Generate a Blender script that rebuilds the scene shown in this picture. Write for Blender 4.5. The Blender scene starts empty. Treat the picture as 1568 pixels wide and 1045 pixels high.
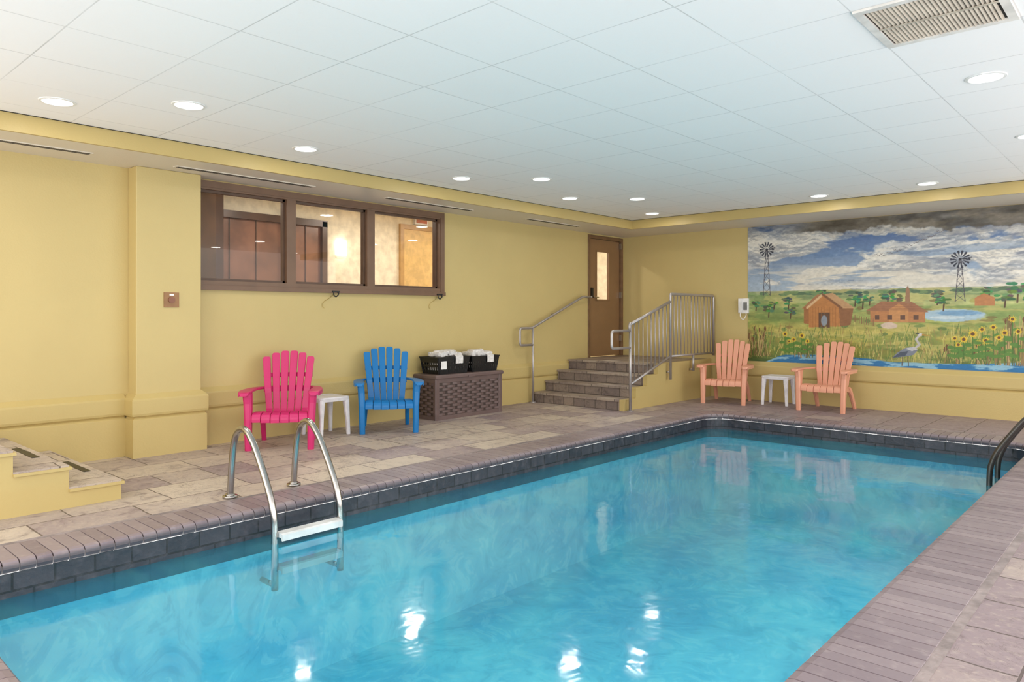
import bpy, bmesh, math, random
import numpy as np
from mathutils import Vector, Matrix
random.seed(4)
scene = bpy.context.scene
scene.view_settings.view_transform = 'Standard'
scene.view_settings.look = 'None'
scene.view_settings.exposure = 0.16

# ------------------------------------------------------------------ helpers
def srgb(r, g, b):
    def f(c):
        c /= 255.0
        return c / 12.92 if c <= 0.04045 else ((c + 0.055) / 1.055) ** 2.4
    return (f(r), f(g), f(b), 1.0)

class NT:
    def __init__(self, name):
        self.m = bpy.data.materials.new(name)
        self.m.use_nodes = True
        self.t = self.m.node_tree
        self.t.nodes.clear()
        self.out = self.t.nodes.new('ShaderNodeOutputMaterial')
    def n(self, typ, **kw):
        nd = self.t.nodes.new(typ)
        for k, v in kw.items():
            setattr(nd, k, v)
        return nd
    def l(self, a, b):
        self.t.links.new(a, b)
    def val(self, x, sock):
        if isinstance(x, (int, float, tuple)):
            sock.default_value = x
        else:
            self.l(x, sock)
    def math(self, op, a, b=0.0, c=None):
        nd = self.n('ShaderNodeMath', operation=op)
        self.val(a, nd.inputs[0]); self.val(b, nd.inputs[1])
        if c is not None: self.val(c, nd.inputs[2])
        return nd.outputs[0]
    def mix(self, fac, a, b):
        nd = self.n('ShaderNodeMix', data_type='RGBA')
        self.val(fac, nd.inputs[0]); self.val(a, nd.inputs[6]); self.val(b, nd.inputs[7])
        return nd.outputs[2]
    def coord(self):
        tc = self.n('ShaderNodeTexCoord')
        return tc.outputs['Object']
    def xyz(self, v):
        s = self.n('ShaderNodeSeparateXYZ'); self.l(v, s.inputs[0]); return s.outputs
    def comb(self, x, y, z):
        s = self.n('ShaderNodeCombineXYZ')
        self.val(x, s.inputs[0]); self.val(y, s.inputs[1]); self.val(z, s.inputs[2])
        return s.outputs[0]
    def noise(self, v, scale, detail=4, rough=0.55, dist=0.0):
        nd = self.n('ShaderNodeTexNoise')
        self.l(v, nd.inputs['Vector'])
        nd.inputs['Scale'].default_value = scale
        nd.inputs['Detail'].default_value = detail
        nd.inputs['Roughness'].default_value = rough
        nd.inputs['Distortion'].default_value = dist
        return nd.outputs[0]
    def ramp(self, f, lo, hi):
        nd = self.n('ShaderNodeMapRange', interpolation_type='SMOOTHSTEP')
        self.val(f, nd.inputs[0]); nd.inputs[1].default_value = lo; nd.inputs[2].default_value = hi
        return nd.outputs[0]
    def bump(self, h, strength, dist=0.01):
        nd = self.n('ShaderNodeBump')
        self.l(h, nd.inputs['Height'])
        nd.inputs['Strength'].default_value = strength
        nd.inputs['Distance'].default_value = dist
        return nd.outputs[0]
    def bsdf(self, color, rough=0.5, metal=0.0, normal=None, spec=None, coat=None):
        p = self.n('ShaderNodeBsdfPrincipled')
        self.val(color, p.inputs['Base Color'])
        self.val(rough, p.inputs['Roughness'])
        p.inputs['Metallic'].default_value = metal
        if spec is not None: p.inputs['Specular IOR Level'].default_value = spec
        if coat is not None: p.inputs['Coat Weight'].default_value = coat
        if normal is not None: self.l(normal, p.inputs['Normal'])
        self.l(p.outputs[0], self.out.inputs[0])
        return p

def simple(name, col, rough=0.5, metal=0.0, nscale=8.0, namt=0.08, bscale=0, bstr=0.0, spec=None):
    t = NT(name)
    v = t.coord()
    f = t.noise(v, nscale, 3)
    dark = tuple(c * (1 - namt * 2) for c in col[:3]) + (1,)
    lite = tuple(min(1, c * (1 + namt)) for c in col[:3]) + (1,)
    c = t.mix(t.ramp(f, 0.3, 0.7), dark, lite)
    nrm = None
    if bscale:
        nrm = t.bump(t.noise(v, bscale, 3), bstr)
    t.bsdf(c, rough, metal, nrm, spec)
    return t.m

def emis(name, col, s):
    t = NT(name)
    e = t.n('ShaderNodeEmission'); e.inputs[0].default_value = col; e.inputs[1].default_value = s
    t.l(e.outputs[0], t.out.inputs[0])
    return t.m

def mk(name, bm, mats, parent=None, smooth=False, bevel=0.0, auto=None):
    bmesh.ops.recalc_face_normals(bm, faces=bm.faces[:])
    me = bpy.data.meshes.new(name)
    bm.to_mesh(me); bm.free()
    for m in (mats if isinstance(mats, (list, tuple)) else [mats]):
        me.materials.append(m)
    ob = bpy.data.objects.new(name, me)
    scene.collection.objects.link(ob)
    if smooth:
        for p in me.polygons: p.use_smooth = True
    if bevel:
        b = ob.modifiers.new('bevel', 'BEVEL'); b.width = bevel; b.segments = 2; b.limit_method = 'ANGLE'; b.angle_limit = math.radians(40)
    if parent: ob.parent = parent
    return ob

def empty(name, loc=(0, 0, 0), rz=0):
    e = bpy.data.objects.new(name, None)
    e.empty_display_size = 0.1
    e.location = loc; e.rotation_euler = (0, 0, rz)
    scene.collection.objects.link(e)
    return e

def box(bm, x0, x1, y0, y1, z0, z1, mi=0):
    vs = [bm.verts.new((x, y, z)) for z in (z0, z1) for y in (y0, y1) for x in (x0, x1)]
    fs = [(0, 2, 3, 1), (4, 5, 7, 6), (0, 1, 5, 4), (2, 6, 7, 3), (0, 4, 6, 2), (1, 3, 7, 5)]
    for f in fs:
        fc = bm.faces.new([vs[i] for i in f]); fc.material_index = mi

def sweep(bm, secs, mi=0, caps=True, closed=False):
    rings = [[bm.verts.new(p) for p in s] for s in secs]
    k = len(rings[0])
    n = len(rings)
    for i in range(n - (0 if closed else 1)):
        a = rings[i]; b = rings[(i + 1) % n]
        for j in range(k):
            f = bm.faces.new([a[j], a[(j + 1) % k], b[(j + 1) % k], b[j]]); f.material_index = mi
    if caps and not closed:
        for r in (rings[0], rings[-1]):
            f = bm.faces.new(r); f.material_index = mi

def rrect(c, u, v, hw, ht):
    c = Vector(c); u = Vector(u).normalized(); v = Vector(v).normalized()
    e = min(hw, ht) * 0.45
    pts = []
    for (a, b) in ((hw - e, ht), (hw, ht - e), (hw, -ht + e), (hw - e, -ht), (-hw + e, -ht), (-hw, -ht + e), (-hw, ht - e), (-hw + e, ht)):
        pts.append(c + u * a + v * b)
    return pts

def tube(bm, pts, r, mi=0, seg=10, caps=True):
    pts = [Vector(p) for p in pts]
    up = None
    secs = []
    for i, p in enumerate(pts):
        if i == 0: t = pts[1] - p
        elif i == len(pts) - 1: t = p - pts[i - 1]
        else: t = (pts[i + 1] - p).normalized() + (p - pts[i - 1]).normalized()
        t.normalize()
        if up is None:
            up = Vector((0, 0, 1)) if abs(t.z) < 0.9 else Vector((1, 0, 0))
        s = t.cross(up).normalized(); up = s.cross(t).normalized()
        rr = r[i] if isinstance(r, (list, tuple)) else r
        secs.append([p + s * (rr * math.cos(a)) + up * (rr * math.sin(a)) for a in [2 * math.pi * j / seg for j in range(seg)]])
    sweep(bm, secs, mi, caps)

def fillet(pts, rad, n=6):
    pts = [Vector(p) for p in pts]
    out = [pts[0]]
    for i in range(1, len(pts) - 1):
        a, b, c = pts[i - 1], pts[i], pts[i + 1]
        d1 = (a - b); d2 = (c - b)
        r = min(rad, d1.length * 0.48, d2.length * 0.48)
        p = b + d1.normalized() * r; q = b + d2.normalized() * r
        for k in range(n + 1):
            t = k / n
            out.append(p * (1 - t) ** 2 + b * (2 * t * (1 - t)) + q * t * t)
    out.append(pts[-1])
    return out

def cyl(bm, c, r, z0, z1, seg=24, mi=0):
    sweep(bm, [[(c[0] + r * math.cos(2 * math.pi * j / seg), c[1] + r * math.sin(2 * math.pi * j / seg), z) for j in range(seg)] for z in (z0, z1)], mi)

# ------------------------------------------------------------------ layout
YF = 10.81          # far wall
YB = -1.3           # modelled extent behind the camera
XR = 8.7            # modelled extent to the right
ZC = 2.80           # tiled ceiling
ZS = 2.665          # soffit
PX0, PX1, PY0, PY1 = 2.63, 6.17, 0.72, 8.95
ZW = -0.195
PLT = 0.60

# ------------------------------------------------------------------ materials
def wall_paint(name, base, amt=0.05):
    t = NT(name); v = t.coord()
    c = t.mix(t.ramp(t.noise(v, 1.3, 4), 0.3, 0.7), tuple(x * (1 - amt) for x in base[:3]) + (1,), base)
    h = t.math('ADD', t.noise(v, 60, 3), t.math('MULTIPLY', t.noise(v, 9, 2), 0.6))
    t.bsdf(c, 0.42, 0, t.bump(h, 0.22, 0.006), 0.4)
    return t.m
M_yel = wall_paint('yellow_wall_paint', srgb(203, 182, 124))
M_yel2 = wall_paint('yellow_trim_paint', srgb(200, 178, 118))
M_band = wall_paint('soffit_edge_paint', srgb(196, 173, 113))
M_sof = wall_paint('soffit_white_paint', srgb(226, 216, 200), 0.03)
M_cream = simple('cream_paint', srgb(240, 230, 206), 0.6)
M_brown = simple('brown_painted_metal', srgb(118, 90, 70), 0.4, 0, 4, 0.05)
M_brownd = simple('door_brown_paint', srgb(142, 108, 74), 0.4, 0, 3, 0.04)
M_steel = simple('stainless_steel', srgb(180, 176, 172), 0.2, 1.0, 5, 0.04)
M_alum = simple('brushed_aluminium_rail', srgb(180, 173, 171), 0.38, 0.6, 5, 0.04)
M_white = simple('white_plastic', srgb(236, 234, 232), 0.4)
M_black = simple('black_plastic', srgb(18, 18, 20), 0.4)
M_dark = simple('dark_gap', srgb(40, 34, 28), 0.8)
M_chrome = simple('dark_steel', srgb(90, 86, 82), 0.3, 0.8)

# ceiling tiles
t = NT('ceiling_tiles'); v = t.coord(); s = t.xyz(v)
gx = t.math('DIVIDE', t.math('SUBTRACT', s[0], 4.15 - 0.615 * 20), 0.615)
gy = t.math('DIVIDE', t.math('SUBTRACT', s[1], 3.15 - 0.637 * 20), 0.637)
def edge(g, w):
    fr = t.math('FRACT', g)
    return t.math('MINIMUM', fr, t.math('SUBTRACT', 1.0, fr))
d = t.math('MINIMUM', edge(gx, 0), edge(gy, 0))
line = t.math('SUBTRACT', 1.0, t.ramp(d, 0.003, 0.009))
wn = t.n('ShaderNodeTexWhiteNoise', noise_dimensions='2D')
t.l(t.comb(t.math('FLOOR', gx), t.math('FLOOR', gy), 0.0), wn.inputs['Vector'])
tone = t.mix(wn.outputs[0], srgb(250, 249, 248), srgb(252, 251, 250))
speck = t.noise(v, 45, 4)
tone = t.mix(t.math('MULTIPLY', t.ramp(speck, 0.55, 0.75), 0.05), tone, srgb(205, 205, 203))
gate = t.ramp(t.noise(v, 0.9, 3), 0.35, 0.6)
col = t.mix(t.math('MULTIPLY', line, t.math('ADD', 0.18, t.math('MULTIPLY', gate, 0.3))), tone, srgb(165, 165, 163))
hh = t.math('SUBTRACT', t.math('MULTIPLY', speck, 0.3), line)
t.bsdf(col, 0.85, 0, t.bump(hh, 0.2, 0.004), 0.2)
M_ceil = t.m

# slate deck
def slate(name, beige, mauve, dark, grout, bw=0.62, rh=0.44, axes='xy', xgrad=True, off=(0.13, 0.07)):
    t = NT(name); v = t.coord(); s = t.xyz(v)
    wob = t.math('MULTIPLY', t.math('SUBTRACT', t.noise(v, 4.0, 3), 0.5), 0.045 if xgrad else 0.0)
    if axes == 'xy': vec = t.comb(t.math('ADD', t.math('ADD', s[1], off[0] + 20), wob), t.math('ADD', t.math('ADD', s[0], off[1] + 20), wob), 0.0)
    else: vec = t.comb(t.math('ADD', t.math('ADD', s[0], s[1]), 20.0), t.math('ADD', s[2], off[1]), 0.0)
    b = t.n('ShaderNodeTexBrick', offset=0.42, squash=0.62, squash_frequency=3, offset_frequency=2)
    t.l(vec, b.inputs['Vector'])
    b.inputs['Color1'].default_value = (0, 0, 0, 1); b.inputs['Color2'].default_value = (1, 1, 1, 1)
    b.inputs['Mortar'].default_value = (0.5, 0.5, 0.5, 1)
    b.inputs['Scale'].default_value = 1.0; b.inputs['Mortar Size'].default_value = 0.006
    b.inputs['Mortar Smooth'].default_value = 0.3
    b.inputs['Brick Width'].default_value = bw; b.inputs['Row Height'].default_value = rh
    n1 = t.noise(v, 1.1, 5, 0.6, 0.6); n2 = t.noise(v, 5.5, 6, 0.65, 1.2); n3 = t.noise(v, 26, 5, 0.6)
    n4 = t.noise(v, 2.4, 8, 0.75, 3.0); n5 = t.noise(v, 1.9, 6, 0.7, 1.5)
    f = t.math('ADD', t.math('MULTIPLY', n1, 0.55), t.math('MULTIPLY', b.outputs['Color'], 0.38))
    f = t.math('ADD', f, t.math('MULTIPLY', n2, 0.4))
    if xgrad:
        f = t.math('ADD', f, t.math('MULTIPLY', t.ramp(s[0], 1.5, 6.5), 0.30))
        f = t.math('ADD', f, t.math('MULTIPLY', t.ramp(s[1], 3.5, 9.5), 0.15))
    c = t.mix(t.ramp(f, 0.42, 1.02), beige, mauve)
    c = t.mix(t.math('MULTIPLY', t.ramp(n2, 0.54, 0.70), 0.55), c, dark)
    cl = t.math('ABSOLUTE', t.math('SUBTRACT', n4, 0.5))
    c = t.mix(t.math('MULTIPLY', t.math('MULTIPLY', t.math('SUBTRACT', 1.0, t.ramp(cl, 0.0, 0.015)), t.ramp(n5, 0.42, 0.56)), 0.8), c, dark)
    c = t.mix(t.math('MULTIPLY', t.ramp(n3, 0.5, 0.75), 0.3), c, tuple(min(1, x * 1.25) for x in beige[:3]) + (1,))
    c = t.mix(t.math('MULTIPLY', b.outputs['Fac'], 0.85), c, grout)
    h = t.math('SUBTRACT', t.math('ADD', t.math('MULTIPLY', n2, 0.7), t.math('MULTIPLY', n3, 0.25)), t.math('MULTIPLY', b.outputs['Fac'], 0.8))
    t.bsdf(c, 0.48, 0, t.bump(h, 0.5, 0.012), 0.35)
    return t.m
M_deck = slate('slate_deck_pavers', srgb(198, 184, 168), srgb(146, 130, 134), srgb(108, 94, 94), srgb(86, 74, 70))
M_step = slate('slate_step_tiles', srgb(170, 155, 140), srgb(126, 112, 108), srgb(88, 78, 74), srgb(86, 76, 70), 0.34, 0.3, 'xy', False)
M_riser = slate('slate_riser_tiles', srgb(150, 134, 121), srgb(110, 98, 96), srgb(78, 68, 66), srgb(80, 70, 64), 0.30, 0.15, 'v', False, (0, 0.0))

# waterline tile
t = NT('waterline_slate_tile'); v = t.coord(); s = t.xyz(v)
b = t.n('ShaderNodeTexBrick', offset=0.5)
t.l(t.comb(t.math('ADD', t.math('ADD', s[0], s[1]), 20.0), t.math('ADD', s[2], 1.062), 0.0), b.inputs['Vector'])
b.inputs['Color1'].default_value = srgb(62, 60, 68); b.inputs['Color2'].default_value = srgb(42, 43, 52)
b.inputs['Mortar'].default_value = srgb(26, 26, 30)
b.inputs['Scale'].default_value = 1; b.inputs['Brick Width'].default_value = 0.2; b.inputs['Row Height'].default_value = 0.15
b.inputs['Mortar Size'].default_value = 0.006
n2 = t.noise(v, 14, 5)
c = t.mix(t.math('MULTIPLY', t.ramp(n2, 0.45, 0.75), 0.5), b.outputs['Color'], srgb(92, 86, 92))
t.bsdf(c, 0.4, 0, t.bump(t.math('SUBTRACT', n2, b.outputs['Fac']), 0.5, 0.012))
M_wtile = t.m

# coping brick
t = NT('coping_brick'); v = t.coord()
a = t.n('ShaderNodeAttribute', attribute_name='tint')
n2 = t.noise(v, 18, 5)
c = t.mix(a.outputs['Fac'], srgb(126, 112, 118), srgb(146, 132, 136))
c = t.mix(t.math('MULTIPLY', t.ramp(n2, 0.5, 0.8), 0.5), c, srgb(172, 158, 158))
c = t.mix(t.math('MULTIPLY', t.ramp(t.noise(v, 3, 4), 0.5, 0.75), 0.35), c, srgb(102, 88, 96))
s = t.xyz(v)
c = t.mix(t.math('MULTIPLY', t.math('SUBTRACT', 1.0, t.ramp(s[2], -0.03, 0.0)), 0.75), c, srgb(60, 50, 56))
t.bsdf(c, 0.4, 0, t.bump(n2, 0.3, 0.006))
M_cop = t.m
M_mort = simple('coping_mortar', srgb(156, 142, 140), 0.8, 0, 12, 0.15, 40, 0.4)
M_seam = simple('rough_mortar_seam', srgb(146, 134, 132), 0.85, 0, 9, 0.16, 30, 0.6)

# pool plaster
t = NT('pool_plaster'); v = t.coord(); s = t.xyz(v)
n1 = t.noise(v, 0.7, 4, 0.6, 0.8); n2 = t.noise(v, 2.6, 7, 0.7, 2.0)
c = t.mix(t.ramp(n1, 0.35, 0.65), srgb(124, 206, 230), srgb(174, 234, 244))
c = t.mix(t.math('MULTIPLY', t.ramp(n2, 0.52, 0.58), 0.5), c, srgb(214, 246, 248))
c = t.mix(t.math('MULTIPLY', t.ramp(n2, 0.48, 0.38), 0.4), c, srgb(72, 168, 200))
t.bsdf(c, 0.6)
M_plas = t.m

# water : tinted body, a little suspended haze, fresnel reflection with soft ripples
t = NT('pool_water'); v = t.coord()
tr = t.n('ShaderNodeBsdfTransparent'); tr.inputs[0].default_value = (0.49, 0.92, 0.99, 1)
df = t.n('ShaderNodeBsdfDiffuse')
hz = t.mix(t.ramp(t.noise(v, 0.8, 5, 0.6, 1.5), 0.35, 0.65), srgb(44, 158, 204), srgb(92, 206, 228))
t.l(hz, df.inputs[0])
m0 = t.n('ShaderNodeMixShader'); m0.inputs[0].default_value = 0.24
t.l(tr.outputs[0], m0.inputs[1]); t.l(df.outputs[0], m0.inputs[2])
gl = t.n('ShaderNodeBsdfGlossy'); gl.inputs['Color'].default_value = (1, 1, 1, 1); gl.inputs['Roughness'].default_value = 0.07
h = t.math('ADD', t.noise(v, 1.6, 2, 0.5, 0.3), t.math('MULTIPLY', t.noise(v, 6.0, 2, 0.5, 0.5), 0.25))
bn = t.bump(h, 0.11, 0.05)
t.l(bn, gl.inputs['Normal'])
fr = t.n('ShaderNodeFresnel'); fr.inputs[0].default_value = 1.33
mx = t.n('ShaderNodeMixShader')
t.l(fr.outputs[0], mx.inputs[0]); t.l(m0.outputs[0], mx.inputs[1]); t.l(gl.outputs[0], mx.inputs[2])
t.l(mx.outputs[0], t.out.inputs[0])
M_water = t.m

def glass(name, tint):
    t = NT(name)
    tr = t.n('ShaderNodeBsdfTransparent'); tr.inputs[0].default_value = tint
    gl = t.n('ShaderNodeBsdfGlossy'); gl.inputs['Roughness'].default_value = 0.01
    fr = t.n('ShaderNodeFresnel'); fr.inputs[0].default_value = 1.45
    geo = t.n('ShaderNodeNewGeometry')
    mx = t.n('ShaderNodeMixShader')
    f_ = t.math('MULTIPLY', fr.outputs[0], t.math('SUBTRACT', 1.0, geo.outputs['Backfacing']))
    t.l(f_, mx.inputs[0]); t.l(tr.outputs[0], mx.inputs[1]); t.l(gl.outputs[0], mx.inputs[2])
    t.l(mx.outputs[0], t.out.inputs[0])
    return t.m
M_glass = glass('window_glass', (0.97, 0.97, 0.96, 1))

# ------------------------------------------------------------------ walls
bm = bmesh.new()
T = 0.14
WY0, WY1, WZ0, WZ1 = 3.20, 6.52, 1.59, 2.635
DY0, DY1 = 9.75, 10.77
box(bm, -T, 0, YB, WY0, 0, 3.1)
box(bm, -T, 0, WY0, WY1, 0, WZ0); box(bm, -T, 0, WY0, WY1, WZ1, 3.1)
box(bm, -T, 0, WY1, DY0, 0, 3.1)
box(bm, -T, 0, DY0, DY1, 0, PLT); box(bm, -T, 0, DY0, DY1, 2.645, 3.1)
box(bm, -T, 0, DY1, YF + T, 0, 3.1)
mk('wall_left', bm, M_yel)
bm = bmesh.new(); box(bm, 0, XR, YF, YF + T, 0, 3.1); mk('wall_far', bm, M_yel)
bm = bmesh.new(); box(bm, 0, 0.185, 2.60, 3.20, 0, ZS); mk('wall_pillar', bm, M_yel, bevel=0.008)

prof = [(0.0, 0.0), (0.04, 0.0), (0.04, 0.345), (0.03, 0.355), (0.022, 0.362), (0.03, 0.372), (0.045, 0.38), (0.05, 0.40), (0.05, 0.52), (0.045, 0.535), (0.0, 0.578)]
def trim_y(bm, x, ya, yb):
    sweep(bm, [[(x + p, y, z) for p, z in prof] for y in (ya, yb)])
def trim_x(bm, y, xa, xb, sgn=-1):
    sweep(bm, [[(x, y + sgn * p, z) for p, z in prof] for x in (xa, xb)])
bm = bmesh.new()
trim_y(bm, 0.001, YB, 2.56); trim_y(bm, 0.001, 3.24, 9.7)
mk('baseboard_left', bm, M_yel2)
bm = bmesh.new()
ring = []
for (sx, sy, cx, cy) in ((0, -1, 0.0, 2.6), (1, -1, 0.185, 2.6), (1, 1, 0.185, 3.2), (0, 1, 0.0, 3.2)):
    ring.append([(cx + sx * p, cy + sy * p, z) for p, z in prof])
sweep(bm, ring)
mk('baseboard_pillar', bm, M_yel2)
bm = bmesh.new(); trim_x(bm, YF - 0.001, 1.78, XR); mk('baseboard_far', bm, M_yel2)

# ------------------------------------------------------------------ ceiling
bm = bmesh.new(); box(bm, 0.84, XR, YB, 9.78, ZC, ZC + 0.08); mk('ceiling', bm, M_ceil)
bm = bmesh.new()
box(bm, 0.0, 0.80, YB, 10.81, ZS, ZC + 0.08, 0); box(bm, 0.80, XR, 9.82, 10.81, ZS, ZC + 0.08, 0)
box(bm, 0.80, 0.83, YB, 9.79, ZS - 0.004, ZC - 0.004, 1); box(bm, 0.80, XR, 9.79, 9.82, ZS - 0.004, ZC - 0.004, 1)
box(bm, 0.80, 0.84, YB, 9.78, ZC - 0.004, ZC + 0.08, 2); box(bm, 0.80, XR, 9.78, 9.82, ZC - 0.004, ZC + 0.08, 2)  # dark strips stand in for the shadow gap at the ceiling edge
sof = mk('ceiling_soffit', bm, [M_sof, M_band, M_dark])
for (ya, yb) in ((-0.2, 2.16), (2.85, 4.3), (5.25, 6.65), (7.75, 8.95)):
    bm = bmesh.new()
    box(bm, 0.38, 0.46, ya, yb, ZS - 0.007, ZS, 0)
    box(bm, 0.395, 0.412, ya + 0.02, yb - 0.02, ZS - 0.009, ZS - 0.006, 1); box(bm, 0.428, 0.445, ya + 0.02, yb - 0.02, ZS - 0.009, ZS - 0.006, 1)
    mk('slot_diffuser', bm, [M_sof, M_dark], parent=sof)

# air vent
bm = bmesh.new()
x0, x1, y0, y1 = 6.0, 6.605, 3.79, 4.42
z = ZC - 0.0005
for (a, b_, c, d_) in ((x0, x1, y0, y0 + .04), (x0, x1, y1 - .04, y1), (x0, x0 + .04, y0 + .04, y1 - .04), (x1 - .04, x1, y0 + .04, y1 - .04)):
    box(bm, a, b_, c, d_, z - 0.012, z, 0)
box(bm, x0 + .04, x1 - .04, y0 + .04, y1 - .04, z - 0.002, z, 1)
nsl = 26
for i in range(nsl):
    xx = x0 + .05 + i * (x1 - x0 - .1) / nsl
    sweep(bm, [[(xx, y, z - 0.010), (xx + .012, y, z - 0.002), (xx + .014, y, z - 0.002), (xx + .003, y, z - 0.011)] for y in (y0 + .04, y1 - .04)], 2)
box(bm, x0 + .04, x1 - .04, (y0 + y1) / 2 - .008, (y0 + y1) / 2 + .008, z - 0.013, z - 0.009, 2)
mk('air_vent', bm, [simple('vent_frame', srgb(232, 228, 222), 0.5), M_dark, simple('vent_slats', srgb(196, 186, 170), 0.5)])

# recessed lights
M_glow = emis('lamp_glow', (1.0, 0.98, 0.95, 1), 5.0)
M_ring = simple('lamp_trim', srgb(246, 246, 244), 0.4)
Lp = [(1.39, -0.3), (1.39, 1.63), (1.98, 2.29), (1.39, 3.60), (1.41, 5.52), (2.03, 6.14), (1.45, 7.40), (2.06, 8.02), (1.49, 9.32), (3.88, 9.35), (5.1, 9.3),
      (6.3, 5.4), (6.3, 9.3), (6.3, 7.4), (8.2, 9.3), (8.2, 7.4), (8.2, 5.4), (8.2, 3.4), (8.2, 1.4), (6.3, 1.2), (6.3, -0.8), (4.2, -0.8), (2.3, -0.8)]
for (lx, ly) in Lp:
    bm = bmesh.new()
    seg = 32
    secs = []
    for (r, zz) in ((0.092, -0.002), (0.096, -0.008), (0.112, -0.006), (0.116, -0.0005)):
        secs.append([(r * math.cos(2 * math.pi * j / seg), r * math.sin(2 * math.pi * j / seg), zz) for j in range(seg)])
    sweep(bm, secs, 0, caps=False)
    f = bm.faces.new([bm.verts.new((0.093 * math.cos(2 * math.pi * j / seg), 0.093 * math.sin(2 * math.pi * j / seg), -0.003)) for j in range(seg)]); f.material_index = 1
    o = mk('recessed_light', bm, [M_ring, M_glow])
    o.location = (lx, ly, ZC)
    ld = bpy.data.lights.new('lamp', 'AREA'); ld.shape = 'DISK'; ld.size = 0.19; ld.energy = 4.6; ld.color = (1.0, 0.95, 0.87)
    lo = bpy.data.objects.new('lamp', ld); scene.collection.objects.link(lo); lo.parent = o; lo.location = (0, 0, -0.02)

# ------------------------------------------------------------------ pool
def outline(off, n=8, rad=0.28):
    x0, x1, y0, y1 = PX0 - off, PX1 + off, PY0 - off, PY1 + off
    r = rad + off
    pts = []
    for (cx, cy, a0) in ((x1 - r, y0 + r, -90), (x1 - r, y1 - r, 0), (x0 + r, y1 - r, 90), (x0 + r, y0 + r, 180)):
        for k in range(n + 1):
            a = math.radians(a0 + 90 * k / n)
            pts.append((cx + r * math.cos(a), cy + r * math.sin(a)))
    return pts
bm = bmesh.new()
def loop(bm, pts, z):
    vs = [bm.verts.new((p[0], p[1], z)) for p in pts]
    return [bm.edges.new((vs[i], vs[(i + 1) % len(vs)])) for i in range(len(vs))]
es = loop(bm, [(0, YB), (XR, YB), (XR, YF), (0, YF)], 0) + loop(bm, outline(0.33), 0)
bmesh.ops.triangle_fill(bm, edges=es, use_beauty=True)
for f in bm.faces:
    if f.normal.z < 0: f.normal_flip()
r = bmesh.ops.extrude_face_region(bm, geom=bm.faces[:])
for v_ in [g for g in r['geom'] if isinstance(g, bmesh.types.BMVert)]: v_.co.z -= 0.1
mk('floor', bm, M_deck)
bm = bmesh.new()
def ringwall(bm, off, za, zb, mi):
    o = outline(off)
    a = [bm.verts.new((p[0], p[1], za)) for p in o]; b_ = [bm.verts.new((p[0], p[1], zb)) for p in o]
    for i in range(len(o)):
        f = bm.faces.new([a[i], a[(i + 1) % len(o)], b_[(i + 1) % len(o)], b_[i]]); f.material_index = mi
    return a, b_
ringwall(bm, 0.0, -0.064, -0.30, 1)
_, low = ringwall(bm, 0.0, -0.30, -1.25, 0)
f = bm.faces.new(low); f.material_index = 0
ob = mk('pool_basin', bm, [M_plas, M_wtile])
# added underwater lamps, out of view on right-hand and near walls, brighten the water
for (px, py, rot) in ((PX1 - 0.02, 2.3, (0, math.radians(90), 0)), (PX1 - 0.02, 4.4, (0, math.radians(90), 0)), (PX1 - 0.02, 6.6, (0, math.radians(90), 0)), (4.4, PY0 + 0.02, (math.radians(90), 0, 0))):
    bm = bmesh.new()
    cyl(bm, (0, 0), 0.13, -0.018, 0.018, 28, 0); cyl(bm, (0, 0), 0.10, -0.024, -0.0181, 28, 1)
    o_ = mk('added_pool_light', bm, [M_steel, emis('added_pool_lens', (1, 1, 0.95, 1), 2.0)]); o_.location = (px, py, -0.62)
    o_.rotation_euler = rot
    ld = bpy.data.lights.new('lamp', 'AREA'); ld.shape = 'DISK'; ld.size = 0.2; ld.energy = 8.0; ld.color = (1.0, 0.95, 0.88)
    lo = bpy.data.objects.new('lamp', ld); scene.collection.objects.link(lo); lo.parent = o_; lo.location = (0, 0, -0.03)
# water
o = outline(0.0)
me = bpy.data.meshes.new('pool_water')
me.from_pydata([(p[0], p[1], ZW) for p in o], [], [list(range(len(o)))])
me.materials.append(M_water); me.update()
wo = bpy.data.objects.new('pool_water', me); scene.collection.objects.link(wo)
# coping
bm = bmesh.new()
lay = bm.verts.layers.float_color.new('tint')
o = outline(0.0, 10)
per = [0]
for i in range(len(o)):
    a = Vector(o[i]); b_ = Vector(o[(i + 1) % len(o)]); per.append(per[-1] + (b_ - a).length)
tot = per[-1]
nb = int(tot / 0.078)
def at(sv):
    sv %= tot
    for i in range(len(o)):
        if per[i + 1] >= sv:
            a = Vector(o[i]); b_ = Vector(o[(i + 1) % len(o)])
            L = per[i + 1] - per[i]
            if L < 1e-6: continue
            d_ = (b_ - a) / L
            return a + d_ * (sv - per[i]), d_
prof_b = [(0.325, -0.05), (0.325, -0.004), (0.32, 0.004), (0.012, 0.005), (-0.014, -0.001), (-0.026, -0.016), (-0.028, -0.034), (-0.022, -0.052), (-0.004, -0.062), (0.02, -0.062)]
for i in range(nb):
    s0 = i * tot / nb + 0.0028; s1 = (i + 1) * tot / nb - 0.0028
    secs = []
    dz = random.uniform(-0.001, 0.001)
    for sv in (s0, s1):
        p, d_ = at(sv); nrm = Vector((d_.y, -d_.x))
        secs.append([(p.x + nrm.x * q, p.y + nrm.y * q, z + dz) for q, z in prof_b])
    rings = [[bm.verts.new(q) for q in s_] for s_ in secs]
    tv = random.random()
    for r_ in rings:
        for v_ in r_: v_[lay] = (tv, tv, tv, 1)
    k = len(rings[0])
    for j in range(k):
        bm.faces.new([rings[0][j], rings[0][(j + 1) % k], rings[1][(j + 1) % k], rings[1][j]])
    bm.faces.new(rings[0]); bm.faces.new(rings[1])
cop = mk('pool_coping', bm, [M_cop], smooth=False)
bm = bmesh.new()
oi = outline(-0.022); oo = outline(0.33)
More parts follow.
